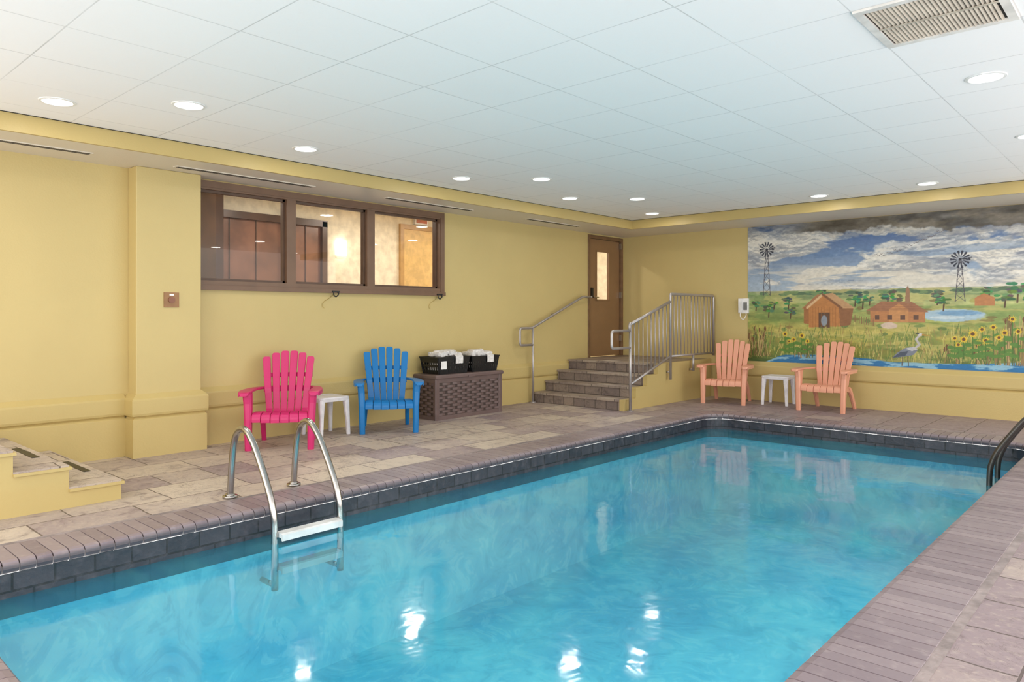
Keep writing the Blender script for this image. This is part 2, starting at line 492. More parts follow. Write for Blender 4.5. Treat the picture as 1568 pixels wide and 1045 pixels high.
sweep(bm, [[(a[0], a[1], -0.055), (a[0], a[1], -0.018), (b_[0], b_[1], 0.0025), (b_[0], b_[1], -0.055)] for a, b_ in zip(oi, oo)], 0, closed=True)
mk('mortar', bm, M_mort, parent=cop)
bm = bmesh.new()
oi = outline(0.325); oo = outline(0.365)
sweep(bm, [[(a[0], a[1], -0.02), (a[0], a[1], 0.003), (b_[0], b_[1], 0.003), (b_[0], b_[1], -0.02)] for a, b_ in zip(oi, oo)], 0, closed=True)
mk('seam', bm, M_seam, parent=cop)

# ladder
lad = empty('pool_ladder', (2.8, 2.73, 0))
def ladder_rail(bm, y, sx=1, ox=0.0, zb=-0.95):
    pts = [(2.215, 0.0), (2.235, 0.20), (2.262, 0.36), (2.30, 0.455), (2.36, 0.502), (2.43, 0.508), (2.51, 0.46), (2.60, 0.36), (2.74, 0.15), (2.80, 0.02), (2.822, -0.12), (2.825, zb)]
    P = [Vector((p[0], p[1], 0)) for p in pts]
    out = []
    for i in range(len(P) - 1):
        p0 = P[max(i - 1, 0)]; p1 = P[i]; p2 = P[i + 1]; p3 = P[min(i + 2, len(P) - 1)]
        for k in range(4):
            u = k / 4
            out.append(0.5 * ((2 * p1) + (p2 - p0) * u + (2 * p0 - 5 * p1 + 4 * p2 - p3) * u * u + (-p0 + 3 * p1 - 3 * p2 + p3) * u ** 3))
    out.append(P[-1])
    tube(bm, [(ox + sx * q.x, y, q.y) for q in out], 0.023, 0, 14)
    cyl(bm, (ox + sx * 2.215, y), 0.052, 0.005, 0.018, 24); cyl(bm, (ox + sx * 2.215, y), 0.034, 0.018, 0.030, 24)
bm = bmesh.new()
for y in (2.48, 2.985):
    ladder_rail(bm, y, zb=-0.50)
    tube(bm, [(2.825, y, -0.47), (2.66, y, -0.47)], 0.018, 0, 10)
for v_ in bm.verts: v_.co -= Vector((2.8, 2.73, 0))
mk('rails', bm, M_steel, parent=lad, smooth=True)
bm = bmesh.new()
for zz in (-0.145, -0.36):
    sweep(bm, [[(x_ - 2.8, y - 2.73, zz + z_) for x_, z_ in ((2.79, -0.012), (2.79, 0.012), (2.80, 0.018), (2.87, 0.018), (2.885, 0.01), (2.885, -0.03), (2.875, -0.03), (2.868, -0.012))] for y in (2.50, 2.965)])
mk('treads', bm, simple('ladder_tread', srgb(224, 226, 226), 0.4), parent=lad)

for yy in (7.55, 7.95):
    e = empty('pool_handrail', (6.0, yy, 0))
    bm = bmesh.new(); ladder_rail(bm, 0, -1, 8.80, -0.55)
    tube(bm, [(5.975, 0, -0.52), (6.13, 0, -0.52)], 0.018, 0, 10)
    for v_ in bm.verts: v_.co.x -= 6.0
    mk('rail', bm, M_chrome, parent=e, smooth=True)

# ------------------------------------------------------------------ stairs to door
bm = bmesh.new()
ys = [8.30, 8.60, 8.89, 9.18]
SX = 1.60
YE = YF - 0.003
for i, yv in enumerate(ys):
    y2 = ys[i + 1] if i < 3 else YE
    zt = 0.15 * (i + 1)
    box(bm, 0.055, SX, yv, y2, 0, zt - 0.028, 1)
    if i < 3:
        box(bm, 0.055, SX + 0.004, yv - 0.02, y2 - 0.02, zt - 0.028, zt, 0)
    else:
        box(bm, 0.055, SX + 0.004, yv - 0.02, 9.705, zt - 0.028, zt, 0); box(bm, 0.003, SX + 0.004, 9.705, YE, zt - 0.028, zt, 0)
    box(bm, SX, SX + 0.07, yv + 0.0, y2, 0, zt - 0.03, 2)
    box(bm, SX, SX + 0.075, yv - 0.005, y2, zt - 0.03, zt + 0.0, 2)
mk('entry_stairs', bm, [M_step, M_riser, M_yel2])

RX = 1.735
rail = empty('stair_railing', (RX, 8.3, 0))
bm = bmesh.new()
def T3(pts): return [(0.0, y - 8.3, z) for (y, z) in pts]
tube(bm, fillet(T3([(8.36, 0.86), (7.92, 0.86), (7.92, 1.09), (8.36, 1.09)]), 0.05), 0.019)
tube(bm, T3([(8.34, 1.17), (9.42, 1.50)]), 0.021)
tube(bm, fillet(T3([(8.34, 1.09), (8.34, 1.17), (8.40, 1.19)]), 0.03), 0.019)
tube(bm, fillet(T3([(9.42, 0.36), (9.42, 1.61), (10.76, 1.61), (10.76, 0.66)]), 0.03), 0.021)
tube(bm, T3([(8.36, 0.0), (8.36, 1.20)]), 0.021)
tube(bm, T3([(8.36, 0.36), (9.42, 0.70)]), 0.016)
tube(bm, T3([(9.42, 0.70), (10.76, 0.70)]), 0.016)
tube(bm, T3([(10.1, 0.45), (10.1, 0.70)]), 0.02)
for yy in (9.42, 10.1): tube(bm, [(-0.058, yy - 8.3, 0.47), (0, yy - 8.3, 0.47)], 0.016)
for i in range(1, 10):
    f_ = i / 10; y = 8.36 + 1.06 * f_
    tube(bm, T3([(y, 0.36 + 0.34 * f_), (y, 1.175 + 0.325 * f_)]), 0.008, seg=8)
for i in range(1, 13):
    y = 9.42 + 1.34 * i / 13
    tube(bm, T3([(y, 0.70), (y, 1.61)]), 0.008, seg=8)
cyl(bm, (0, 0.06), 0.045, 0.0, 0.012)
mk('rail_assembly', bm, M_alum, parent=rail, smooth=True)

hr = empty('wall_handrail', (0.12, 8.3, 0))
bm = bmesh.new()
def T4(pts): return [(0.0, y - 8.3, z) for (y, z) in pts]
tube(bm, T4([(8.22, 0.0), (8.22, 1.12)]), 0.02)
tube(bm, fillet(T4([(8.22, 0.86), (7.93, 0.86), (7.93, 1.11), (8.20, 1.11), (9.46, 1.60), (9.66, 1.60)]), 0.04), 0.019)
tube(bm, fillet([(0, 9.66 - 8.3, 1.60), (0, 9.70 - 8.3, 1.60), (-0.118, 9.70 - 8.3, 1.60)], 0.02), 0.019)
tube(bm, [(0, 8.8 - 8.3, 1.34), (-0.118, 8.8 - 8.3, 1.31)], 0.009)
cyl(bm, (0, -0.08), 0.045, 0.0, 0.012)
mk('rail_tube', bm, M_alum, parent=hr, smooth=True)

# ------------------------------------------------------------------ pool-side steps (left)
bm = bmesh.new()
for i, (yb, zt) in enumerate(((1.95, 0.14), (1.62, 0.29), (1.30, 0.43))):
    ya = (1.62, 1.30, -1.0)[i]
    box(bm, 0.055, 1.67, ya, yb, 0, zt - 0.03, 0)
    box(bm, 0.055, 1.69, ya - 0.0, yb + 0.015, zt - 0.03, zt - 0.012, 0)
    box(bm, 0.055, 1.675, ya, yb, zt - 0.012, zt, 1)
    box(bm, 0.70, 1.22, yb - 0.10, yb - 0.05, zt, zt + 0.003, 2)
mk('spa_steps', bm, [M_yel2, M_deck, M_black])

# ------------------------------------------------------------------ window to corridor
w = empty('window_1', (0, 4.86, 2.1))
bm = bmesh.new()
def wbox(x0, x1, y0, y1, z0, z1, mi=0): box(bm, x0, x1, y0 - 4.86, y1 - 4.86, z0 - 2.1, z1 - 2.1, mi)
fx0, fx1 = -0.12, 0.02
e_ = 0.001
wbox(fx0, fx1, WY0 + e_, WY1 - e_, WZ0 + e_, WZ0 + 0.06); wbox(fx0, fx1, WY0 + e_, WY1 - e_, WZ1 - 0.07, WZ1 - e_)
wbox(fx0, fx1, WY0 + e_, WY0 + 0.05, WZ0 + .06, WZ1 - .07); wbox(fx0, fx1, WY1 - 0.07, WY1 - e_, WZ0 + .06, WZ1 - .07)
for ym in (4.28, 5.35): wbox(fx0, fx1 - 0.005, ym - 0.055, ym + 0.055, WZ0 + .06, WZ1 - .07)
wbox(0.001, 0.028, WY0 + e_, WY1 + 0.015, WZ1 - 0.05, WZ1 + 0.015); wbox(0.001, 0.028, WY1 - 0.05, WY1 + 0.015, WZ0 + .0, WZ1 - .05)
wbox(0.001, 0.045, WY0 + e_, WY1 + 0.02, WZ0 - 0.035, WZ0 + 0.012)
for (a, b_) in ((WY0 + .05, 4.225), (4.335, 5.295), (5.405, WY1 - .07)):
    wbox(-0.075, -0.03, a, a + .025, WZ0 + .06, WZ1 - .07, 1); wbox(-0.075, -0.03, b_ - .025, b_, WZ0 + .06, WZ1 - .07, 1)
    wbox(-0.075, -0.03, a, b_, WZ0 + .06, WZ0 + .085, 1); wbox(-0.075, -0.03, a, b_, WZ1 - .095, WZ1 - .07, 1)
mk('frame', bm, [M_brown, simple('window_stop', srgb(94, 70, 54), 0.4)], parent=w)
bm = bmesh.new()
wbox(-0.055, -0.050, WY0 + .05, WY1 - .07, WZ0 + .06, WZ1 - .07)
mk('glazing', bm, M_glass, parent=w)
for yy in (4.83, 6.43):
    bm = bmesh.new()
    pts = [(0.055, 0.03, -0.03), (0.06, 0.03, -0.06), (0.055, 0.0, -0.09), (0.052, -0.03, -0.075), (0.052, -0.035, -0.035)]
    tube(bm, fillet(pts, 0.03), 0.007, 0, 8)
    tube(bm, fillet([(0.012, 0.0, -0.05), (0.012, -0.05, -0.10), (0.010, -0.13, -0.14), (0.010, -0.16, -0.19), (0.010, -0.13, -0.22)], 0.05), 0.003, 1, 6)
    box(bm, 0.046, 0.056, -0.05, 0.045, -0.035, -0.02, 0)
    o_ = mk('cord_hook', bm, [M_black, simple('cord', srgb(190, 165, 95), 0.6)], smooth=False); o_.location = (0, yy, WZ0 + 0.01)

# corridor behind the window
M_wood = simple('corridor_wood_panel', srgb(138, 98, 78), 0.3, 0, 3, 0.15)
M_woodd = simple('corridor_dark_wood', srgb(92, 66, 50), 0.35, 0, 3, 0.15)
M_gold = simple('gold_door_paint', srgb(222, 186, 118), 0.45)
CX = -2.6; CZ = 3.05; CE = 12.6
bm = bmesh.new()
box(bm, CX - 0.1, CX, 1.5, CE, PLT, CZ, 0)
box(bm, CX, -T - 0.001, 1.4, 1.5, PLT, CZ, 0)
box(bm, CX, 0.3, CE, CE + .1, PLT, CZ, 0)
mk('wall_corridor', bm, [M_cream])
bm = bmesh.new(); box(bm, CX, -T - 0.001, 1.5, CE, PLT - 0.1, PLT); mk('floor_corridor', bm, M_wood)
bm = bmesh.new(); box(bm, CX, -T - 0.001, 1.5, CE, CZ, CZ + 0.08); mk('ceiling_corridor', bm, M_cream)
bm = bmesh.new()
box(bm, CX, CX + 0.03, 4.7, 6.35, PLT, 2.66, 0)
for a in (4.62, 5.66, 6.32): box(bm, CX, CX + 0.09, a, a + 0.09, PLT, 2.74, 1)
box(bm, CX, CX + 0.09, 4.62, 6.41, 2.66, 2.76, 1); box(bm, CX, CX + 0.07, 4.62, 6.41, 1.55, 1.62, 1)
for k in range(4): box(bm, CX + .03, CX + 0.045, 4.85 + k * 0.40, 4.86 + k * 0.40, PLT, 2.66, 1)
box(bm, CX, CX + 1.0, 4.20, 4.30, PLT, 2.90, 1)
mk('corridor_wood_partition', bm, [M_wood, M_woodd])
bm = bmesh.new()
box(bm, CX, CX + 0.03, 7.95, 8.75, PLT, 2.78, 0)
box(bm, CX, CX + 0.05, 7.88, 7.96, PLT, 2.86, 1); box(bm, CX, CX + 0.05, 8.74, 8.82, PLT, 2.86, 1); box(bm, CX, CX + 0.05, 7.96, 8.74, 2.78, 2.86, 1)
mk('door_2', bm, [M_gold, simple('gold_frame', srgb(186, 148, 90), 0.4)])
bm = bmesh.new()
sweep(bm, [[(CX + 0.10 * math.sin(math.pi * j / 8) + 0.002, 6.71 - 0.10 * math.cos(math.pi * j / 8), z_) for j in range(9)] for z_ in (2.25, 2.48)])
mk('wall_sconce', bm, emis('sconce_glow', (1, 0.92, 0.76, 1), 4))
bm = bmesh.new(); box(bm, CX, CX + .05, 8.2, 8.5, 2.88, 3.02, 0); box(bm, CX + .05, CX + .053, 8.23, 8.47, 2.905, 2.995, 1)
mk('exit_sign', bm, [M_white, simple('exit_face', srgb(200, 120, 90), 0.5)])
for (lx, ly) in ((-1.3, 3.3), (-1.3, 5.2), (-1.3, 7.1), (-1.3, 9.0), (-1.0, 11.4)):  # last lamp is added, out of view, to brighten behind the door glass
    bm = bmesh.new()
    cyl(bm, (0, 0), 0.11, -0.012, -0.0005, 28, 0); cyl(bm, (0, 0), 0.09, -0.014, -0.0121, 28, 1)
    o_ = mk('corridor_downlight', bm, [M_ring, M_glow]); o_.location = (lx, ly, CZ)
    ld = bpy.data.lights.new('lamp', 'AREA'); ld.shape = 'DISK'; ld.size = 0.2; ld.energy = 32.0 if ly > 6 else 22; ld.color = (1.0, 0.94, 0.84)
    lo = bpy.data.objects.new('lamp', ld); scene.collection.objects.link(lo); lo.parent = o_; lo.location = (0, 0, -0.03)

# ------------------------------------------------------------------ door
d1 = empty('door_1', (0, 10.26, PLT))
bm = bmesh.new()
def db(x0, x1, y0, y1, z0, z1, mi=0): box(bm, x0, x1, y0 - 10.26, y1 - 10.26, z0 - PLT, z1 - PLT, mi)
zt = 2.64
db(-0.13, 0.02, DY0, DY0 + .055, PLT, zt); db(-0.13, 0.02, DY1 - .055, DY1, PLT, zt); db(-0.13, 0.02, DY0 + .055, DY1 - .055, zt - .055, zt)
mk('frame', bm, simple('door_frame_paint', srgb(120, 90, 62), 0.4), parent=d1, bevel=0.003)
bm = bmesh.new()
la, lb = DY0 + .06, DY1 - .06; wa, wb = 10.03, 10.40; wz0, wz1 = 1.56, 2.38
db(-0.07, -0.025, la, wa, PLT + .01, zt - .06); db(-0.07, -0.025, wb, lb, PLT + .01, zt - .06)
db(-0.07, -0.025, wa, wb, PLT + .01, wz0); db(-0.07, -0.025, wa, wb, wz1, zt - .06)
for (a, b_, c, d_) in ((wa - .02, wa + .01, wz0 - .02, wz1 + .02), (wb - .01, wb + .02, wz0 - .02, wz1 + .02)): db(-0.028, -0.016, a, b_, c, d_)
for (c, d_) in ((wz0 - .02, wz0 + .01), (wz1 - .01, wz1 + .02)): db(-0.028, -0.016, wa, wb, c, d_)
mk('leaf', bm, M_brownd, parent=d1)
bm = bmesh.new(); db(-0.05, -0.045, wa, wb, wz0, wz1); mk('vision_glass', bm, M_glass, parent=d1)
bm = bmesh.new()
db(-0.025, -0.005, la + .05, la + .11, 1.60, 1.76, 0)
tube(bm, fillet([(-0.025, la + .08 - 10.26, 1.60 - PLT), (0.035, la + .08 - 10.26, 1.60 - PLT), (0.035, la + .2 - 10.26, 1.60 - PLT)], 0.015), 0.011, 1, 8)
for zz in (0.85, 1.6, 2.45): db(-0.02, 0.025, lb - 0.01, lb + 0.02, zz, zz + .1, 1)
mk('hardware', bm, [M_black, M_steel], parent=d1)

# ------------------------------------------------------------------ wall phone, call-button plate
bm = bmesh.new()
box(bm, 2.15, 2.31, YF - 0.045, YF - 0.0005, 1.33, 1.56, 0); box(bm, 2.17, 2.22, YF - 0.085, YF - 0.045, 1.35, 1.55, 0)
box(bm, 2.235, 2.295, YF - 0.05, YF - 0.045, 1.38, 1.50, 1)
tube(bm, fillet([(2.19, YF - .06, 1.35), (2.19, YF - .06, 1.27), (2.24, YF - .06, 1.22), (2.28, YF - .04, 1.30), (2.27, YF - .03, 1.34)], 0.03), 0.006, 0, 8)
mk('wall_phone', bm, [M_white, simple('phone_keypad', srgb(120, 120, 118), 0.5)], bevel=0.006)
bm = bmesh.new()
box(bm, 0.1855, 0.193, 2.845, 2.985, 1.375, 1.515, 0)
sweep(bm, [[(x_, 2.915 + .03 * math.cos(2 * math.pi * j / 20), 1.445 + .03 * math.sin(2 * math.pi * j / 20)) for j in range(20)] for x_ in (0.193, 0.204)], 1)
box(bm, 0.193, 0.196, 2.895, 2.935, 1.485, 1.50, 2)
mk('wall_call_plate', bm, [simple('bronze_plate', srgb(150, 110, 74), 0.4, 0.3), simple('red_button', srgb(142, 90, 66), 0.4), M_steel])

# ------------------------------------------------------------------ adirondack chairs
def plastic(name, col):
    t = NT(name); v = t.coord()
    n = t.noise(v, 120, 2)
    c = t.mix(t.math('MULTIPLY', t.ramp(t.noise(v, 5, 3), 0.3, 0.7), 0.2), col, tuple(x * 0.88 for x in col[:3]) + (1,))
    t.bsdf(c, 0.36, 0, t.bump(n, 0.05, 0.002), 0.45)
    return t.m
def chair(matl, x, y, face):
    root = empty('adirondack_chair', (x, y, 0), math.atan2(face[1], face[0]) + math.pi / 2)
    bm = bmesh.new()
    C = [(-.325, .262), (-.322, .305), (-.295, .338), (-.2, .345), (-.08, .325), (.05, .298), (.12, .296), (.165, .322), (.195, .39), (.23, .50), (.275, .64), (.315, .765), (.345, .865), (.36, .905)]
    P = [Vector((0, a, b_)) for a, b_ in C]
    S = []
    for i in range(len(P) - 1):
        p0 = P[max(i - 1, 0)]; p1 = P[i]; p2 = P[i + 1]; p3 = P[min(i + 2, len(P) - 1)]
        for k in range(3):
            u = k / 3
            S.append(0.5 * ((2 * p1) + (p2 - p0) * u + (2 * p0 - 5 * p1 + 4 * p2 - p3) * u * u + (-p0 + 3 * p1 - 3 * p2 + p3) * u ** 3))
    S.append(P[-1])
    N = len(S)
    def halfw(i):
        z = S[i].z; y_ = S[i].y
        if y_ < 0.13: return 0.262 - 0.05 * (y_ + .315) / .445
        f = (z - .30) / .62
        return 0.208 + 0.067 * f
    ns = 6
    for k in range(ns):
        xi = (k + 0.5) / ns * 2 - 1
        ztop = 0.900 - 0.085 * abs(xi) ** 2.0
        secs = []
        for i in range(N):
            hw = halfw(i)
            p = S[i]
            if p.z > ztop and i > 24: break
            t_ = (S[min(i + 1, N - 1)] - S[max(i - 1, 0)]).normalized()
            nrm = Vector((0, -t_.z, t_.y))
            back = max(0, min(1, (p.z - .34) / .2)) if p.y > .13 else 0
            gap = 0.0025 + 0.0035 * back
            w_ = hw / ns - gap
            c = Vector((xi * hw, p.y - 0.07 * back * xi * xi, p.z - (0.0 if back else -0.012 * xi * xi)))
            secs.append((c, w_, nrm, t_, back))
        rs = []
        for i, (c, w_, nrm, t_, back) in enumerate(secs):
            u = Vector((1, 0.14 * -xi * back * 1.0, 0)).normalized()
            rs.append(rrect(c, u, nrm, w_, 0.009))
        c, w_, nrm, t_, back = secs[-1]
        rem = max(0.0, (ztop - c.z)) / max(t_.z, .3)
        for (du, fw) in ((0.0, 1.0), (0.012, 0.95), (0.020, 0.82), (0.025, 0.6)):
            rs.append(rrect(c + t_ * (rem + du + 0.002), u, nrm, w_ * fw, 0.009))
        sweep(bm, rs)
    for (yy, zz, hw, h) in ((.262, .54, .235, .03), (.305, .68, .245, .022), (.135, .285, .215, .03), (-.305, .30, .255, .035)):
        rs = []
        for j in range(9):
            xi = j / 4 - 1
            bk = 1 if zz > .5 else 0
            rs.append(rrect((xi * hw, yy + 0.012 - 0.07 * bk * xi * xi, zz), (0, 0.35 if bk else 0.0, 1), (0, 1, -0.35 if bk else 0), h, 0.009))
        sweep(bm, rs)
    for sgn in (-1, 1):
        rs = []
        for (zz, xx, yy, hx, hy) in ((0, .290, -.315, .030, .026), (.12, .292, -.31, .032, .034), (.30, .294, -.295, .034, .046), (.45, .30, -.275, .036, .055), (.545, .308, -.26, .038, .075)):
            rs.append(rrect((sgn * xx, yy, zz), (1, 0, 0), (0, 1, 0), hx, hy))
        sweep(bm, rs)
        rs = []
        for (zz, xx, yy, hx, hy) in ((0, .25, .30, .022, .028), (.15, .243, .22, .024, .034), (.27, .238, .13, .024, .045), (.32, .236, .06, .022, .05)):
            rs.append(rrect((sgn * xx, yy, zz), (1, 0, 0), (0, 1, 0), hx, hy))
        sweep(bm, rs)
        rs = []
        for (yy, zz, xx) in ((-.29, .312, .268), (-.15, .312, .258), (0.0, .288, .245), (.13, .27, .232)):
            rs.append(rrect((sgn * xx, yy, zz), (1, 0, 0), (0, 0, 1), 0.014, 0.035))
        sweep(bm, rs)
        rs = []
        for (yy, xx, zz, hw) in ((-.395, .322, .540, .028), (-.385, .322, .548, .045), (-.35, .323, .555, .056), (-.27, .325, .559, .060), (-.12, .327, .558, .055), (.03, .319, .555, .046), (.15, .298, .552, .038), (.23, .262, .550, .030), (.27, .232, .549, .022)):
            rs.append(rrect((sgn * xx, yy, zz), (1, 0, 0), (0, 0, 1), hw, 0.013))
        sweep(bm, rs)
        rs = []
        for (yy, xx, zz) in ((-.37, .368, .542), (-.25, .378, .544), (-.1, .375, .544), (.05, .356, .541)):
            rs.append(rrect((sgn * xx, yy, zz), (1, 0, 0), (0, 0, 1), 0.006, 0.02))
        sweep(bm, rs)
    mk('body', bm, matl, parent=root, bevel=0.003)
    return root
P_pink = plastic('pink_plastic', srgb(206, 42, 110))
P_blue = plastic('blue_plastic', srgb(14, 116, 184))
P_peach = plastic('peach_plastic', srgb(228, 162, 134))
def place_chair(m, f1, f2):
    a = Vector(f1); b_ = Vector(f2); d_ = (b_ - a).normalized()
    face = Vector((d_.y, -d_.x))
    c = (a + b_) / 2 - face * 0.315
    chair(m, c.x, c.y, (face.x, face.y))
place_chair(P_pink, (0.62, 3.46), (0.98, 3.91))
place_chair(P_blue, (0.62, 4.78), (0.95, 5.26))
place_chair(P_peach, (2.03, 9.86), (2.59, 9.98))
place_chair(P_peach, (3.36, 10.03), (3.95, 10.03))

def side_table(x, y, rz):
    bm = bmesh.new()
    H = 0.42; h = 0.185
    def rr(hw, z, r=0.04, n=5):
        pts = []
        for (cx, cy, a0) in ((hw - r, -hw + r, -90), (hw - r, hw - r, 0), (-hw + r, hw - r, 90), (-hw + r, -hw + r, 180)):
            for k in range(n + 1):
                a = math.radians(a0 + 90 * k / n); pts.append((cx + r * math.cos(a), cy + r * math.sin(a), z))
        return pts
    sweep(bm, [rr(h - .006, H - .05), rr(h, H - .048), rr(h + .006, H - .012), rr(h + .002, H - .003), rr(h - .006, H), rr(h - .03, H - .001), rr(h - .034, H - .005)])
    for sx in (-1, 1):
        for sy in (-1, 1):
            sweep(bm, [rrect((sx * (h - .035 + o_), sy * (h - .035 + o_), z_), (1, 0, 0), (0, 1, 0), w_, w_) for (z_, o_, w_) in ((0, .022, .02), (.2, .014, .024), (H - .03, .002, .034))])
    o_ = mk('side_table', bm, simple('white_resin', srgb(230, 228, 232), 0.4), bevel=0.003)
    o_.location = (x, y, 0); o_.rotation_euler = (0, 0, rz)
side_table(0.33, 4.51, 0.0)
side_table(2.90, 10.48, 0.08)

# ------------------------------------------------------------------ deck box
M_res = simple('brown_wicker_resin', srgb(108, 89, 86), 0.45, 0, 6, 0.06)
M_resd = simple('brown_wicker_recess', srgb(74, 60, 56), 0.6)  # darker copy of the resin, shade behind the weave put into the colour
db_e = empty('deck_box', (0.27, 6.58, 0))
bm = bmesh.new()
hx, hy, H = 0.20, 0.595, 0.56
box(bm, -hx + .012, hx - .014, -hy + .014, hy - .014, 0.02, H - .06, 1)
for sx in (-1, 1):
    for sy in (-1, 1):
        sweep(bm, [rrect((sx * (hx - .025), sy * (hy - .03), z_), (1, 0, 0), (0, 1, 0), .028, .034) for z_ in (0, H - .05)], 0)
box(bm, -hx + .004, hx - .002, -hy + .004, hy - .004, 0.0, 0.05, 0); box(bm, -hx + .004, hx - .002, -hy + .004, hy - .004, H - .10, H - .05, 0)
nrow = 12; rh = (H - .10 - .05) / nrow
for r_ in range(nrow):
    zc = 0.05 + rh * (r_ + .5)
    def strand(a, b_, per_, fn, axis_n):
        n_ = int((b_ - a) / per_ * 8)
        secs = []
        for k in range(n_ + 1):
            q = a + (b_ - a) * k / n_
            off = math.sin(2 * math.pi * (q - a) / per_ + (math.pi if r_ % 2 else 0))
            secs.append(rrect(fn(q, -0.0115 + 0.009 * off, zc), axis_n, (0, 0, 1), .004, rh * .45))
        sweep(bm, secs, 0)
    strand(-hy + .06, hy - .06, 0.17, lambda q, o_, z_: (hx + o_, q, z_), (1, 0, 0))
    for sy in (-1, 1):
        strand(-hx + .05, hx - .05, 0.15, lambda q, o_, z_: (q, sy * (hy + o_), z_), (0, 1, 0))
mk('body', bm, [M_res, M_resd], parent=db_e)
bm = bmesh.new()
sweep(bm, [[(sx * (hx + o_), sy * (hy + o_), z_) for sx, sy in ((-1, -1), (1, -1), (1, 1), (-1, 1))] for (z_, o_) in ((H - .05, .008), (H - .045, .016), (H - .012, .016), (H, .004))])
box(bm, hx + .01, hx + .03, -.06, .06, H - .05, H - .03)
mk('lid', bm, M_res, parent=db_e, bevel=0.004)

M_towel = simple('white_towel', srgb(228, 224, 222), 0.95, 0, 30, 0.08, 90, 0.6)
def towel(bm, c, L, w_, h, rz, rx=0.0):
    n_, k_ = 8, 14
    secs = []
    R = Matrix.Rotation(rz, 3, 'Z') @ Matrix.Rotation(rx, 3, 'X')
    ph = random.random() * 6
    for i in range(n_ + 1):
        x_ = (i / n_ - .5) * L
        tp = 1.0 if 0 < i < n_ else 0.8
        s_ = []
        for j in range(k_):
            a = 2 * math.pi * j / k_
            q = 1 + 0.11 * math.sin(3 * a + ph + i * .9) + 0.05 * math.sin(5 * a + i * 2.1)
            yy = w_ * tp * q * (abs(math.cos(a)) ** .6) * (1 if math.cos(a) > 0 else -1); zz = h * tp * q * (abs(math.sin(a)) ** .6) * (1 if math.sin(a) > 0 else -1)
            s_.append(Vector(c) + R @ Vector((x_, yy, zz)))
        secs.append(s_)
    sweep(bm, secs)
def basket(x, y, z, ly, lx, hh, label):
    e = empty('towel_basket', (x, y, z))
    bm = bmesh.new()
    def rect(f, zz, t_=0.0): return [(sx * (lx * f - t_), sy * (ly * f - t_), zz) for sx, sy in ((-1, -1), (1, -1), (1, 1), (-1, 1))]
    def hoop(rs):
        rings = [[bm.verts.new(p) for p in q] for q in rs]
        for i in range(4):
            for j in range(4):
                bm.faces.new([rings[i][j], rings[i][(j + 1) % 4], rings[(i + 1) % 4][(j + 1) % 4], rings[(i + 1) % 4][j]])
    sweep(bm, [rect(.86, 0.0), rect(.86, .012)])
    for (za, zb, fa) in ((0.0, 0.05, .86), (hh * .5 - .012, hh * .5 + .012, .93), (hh - .065, hh - 0.0, .985)):
        hoop((rect(fa, za), rect(fa + .01, zb), rect(fa + .01, zb, .006), rect(fa, za, .006)))
    hoop((rect(1.05, hh - .007), rect(1.05, hh + .007), rect(.96, hh + .007), rect(.96, hh - .007)))
    def bars(n_, ax, wv):
        for k in range(n_ + 1):
            u_ = (k / n_) * 2 - 1
            for sg in (-1, 1):
                if ax == 'y': p0 = (sg * (lx * .86 - .003), u_ * (ly * .86 - .004), 0.0); p1 = (sg * (lx * .995 - .003), u_ * (ly * .995 - .004), hh); w2 = (.003, wv)
                else: p0 = (u_ * (lx * .86 - .004), sg * (ly * .86 - .003), 0.0); p1 = (u_ * (lx * .995 - .004), sg * (ly * .995 - .003), hh); w2 = (wv, .003)
                sweep(bm, [rrect(p, (1, 0, 0), (0, 1, 0), w2[0], w2[1]) for p in (p0, p1)])
    bars(11, 'y', .018); bars(7, 'x', .009)
    mk('crate', bm, M_black, parent=e)
    if label:
        bm = bmesh.new(); box(bm, lx * .97, lx * .97 + .004, -ly * .80, -ly * .80 + .09, hh * .30, hh * .78); mk('label', bm, M_white, parent=e)
    bm = bmesh.new()
    for k in range(5):
        for l_ in range(3):
            towel(bm, (random.uniform(-.01, .01), -ly * .60 + k * ly * .30, .05 + l_ * .055 + (0.012 if k % 2 else 0)), lx * 1.35, ly * .15, .03, random.uniform(-.08, .08))
    for k in range(5):
        towel(bm, (random.uniform(-.03, .03), -ly * .6 + k * ly * .3, hh + .022 + random.uniform(0, .016)), lx * 1.4, ly * .17, .03, random.uniform(-.35, .35), random.uniform(-.25, .25))
    for k in range(3):
        towel(bm, (random.uniform(-.04, .04), -ly * .3 + k * ly * .32, hh + .062), lx * 1.2, ly * .17, .02, random.uniform(-.7, .7), random.uniform(-.3, .3))
    # a towel hanging over the front rim
    secs = []
    for (xx, zz) in ((lx * .5, hh + .03), (lx * .9, hh + .028), (lx * 1.07, hh + .014), (lx * 1.085, hh - .03), (lx * 1.07, hh - .08)):
        secs.append([(xx + dx_ + .004 * math.sin(j_ * 1.9), ly * (.05 + .09 * j_), zz) for dx_, js in ((0, range(0, 6)), (.012, range(5, -1, -1))) for j_ in js])
    sweep(bm, secs)
    mk('towels', bm, M_towel, parent=e, smooth=False, bevel=0.002)
basket(0.27, 6.32, H, 0.27, 0.17, 0.21, True)
basket(0.27, 6.90, H, 0.25, 0.165, 0.20, False)

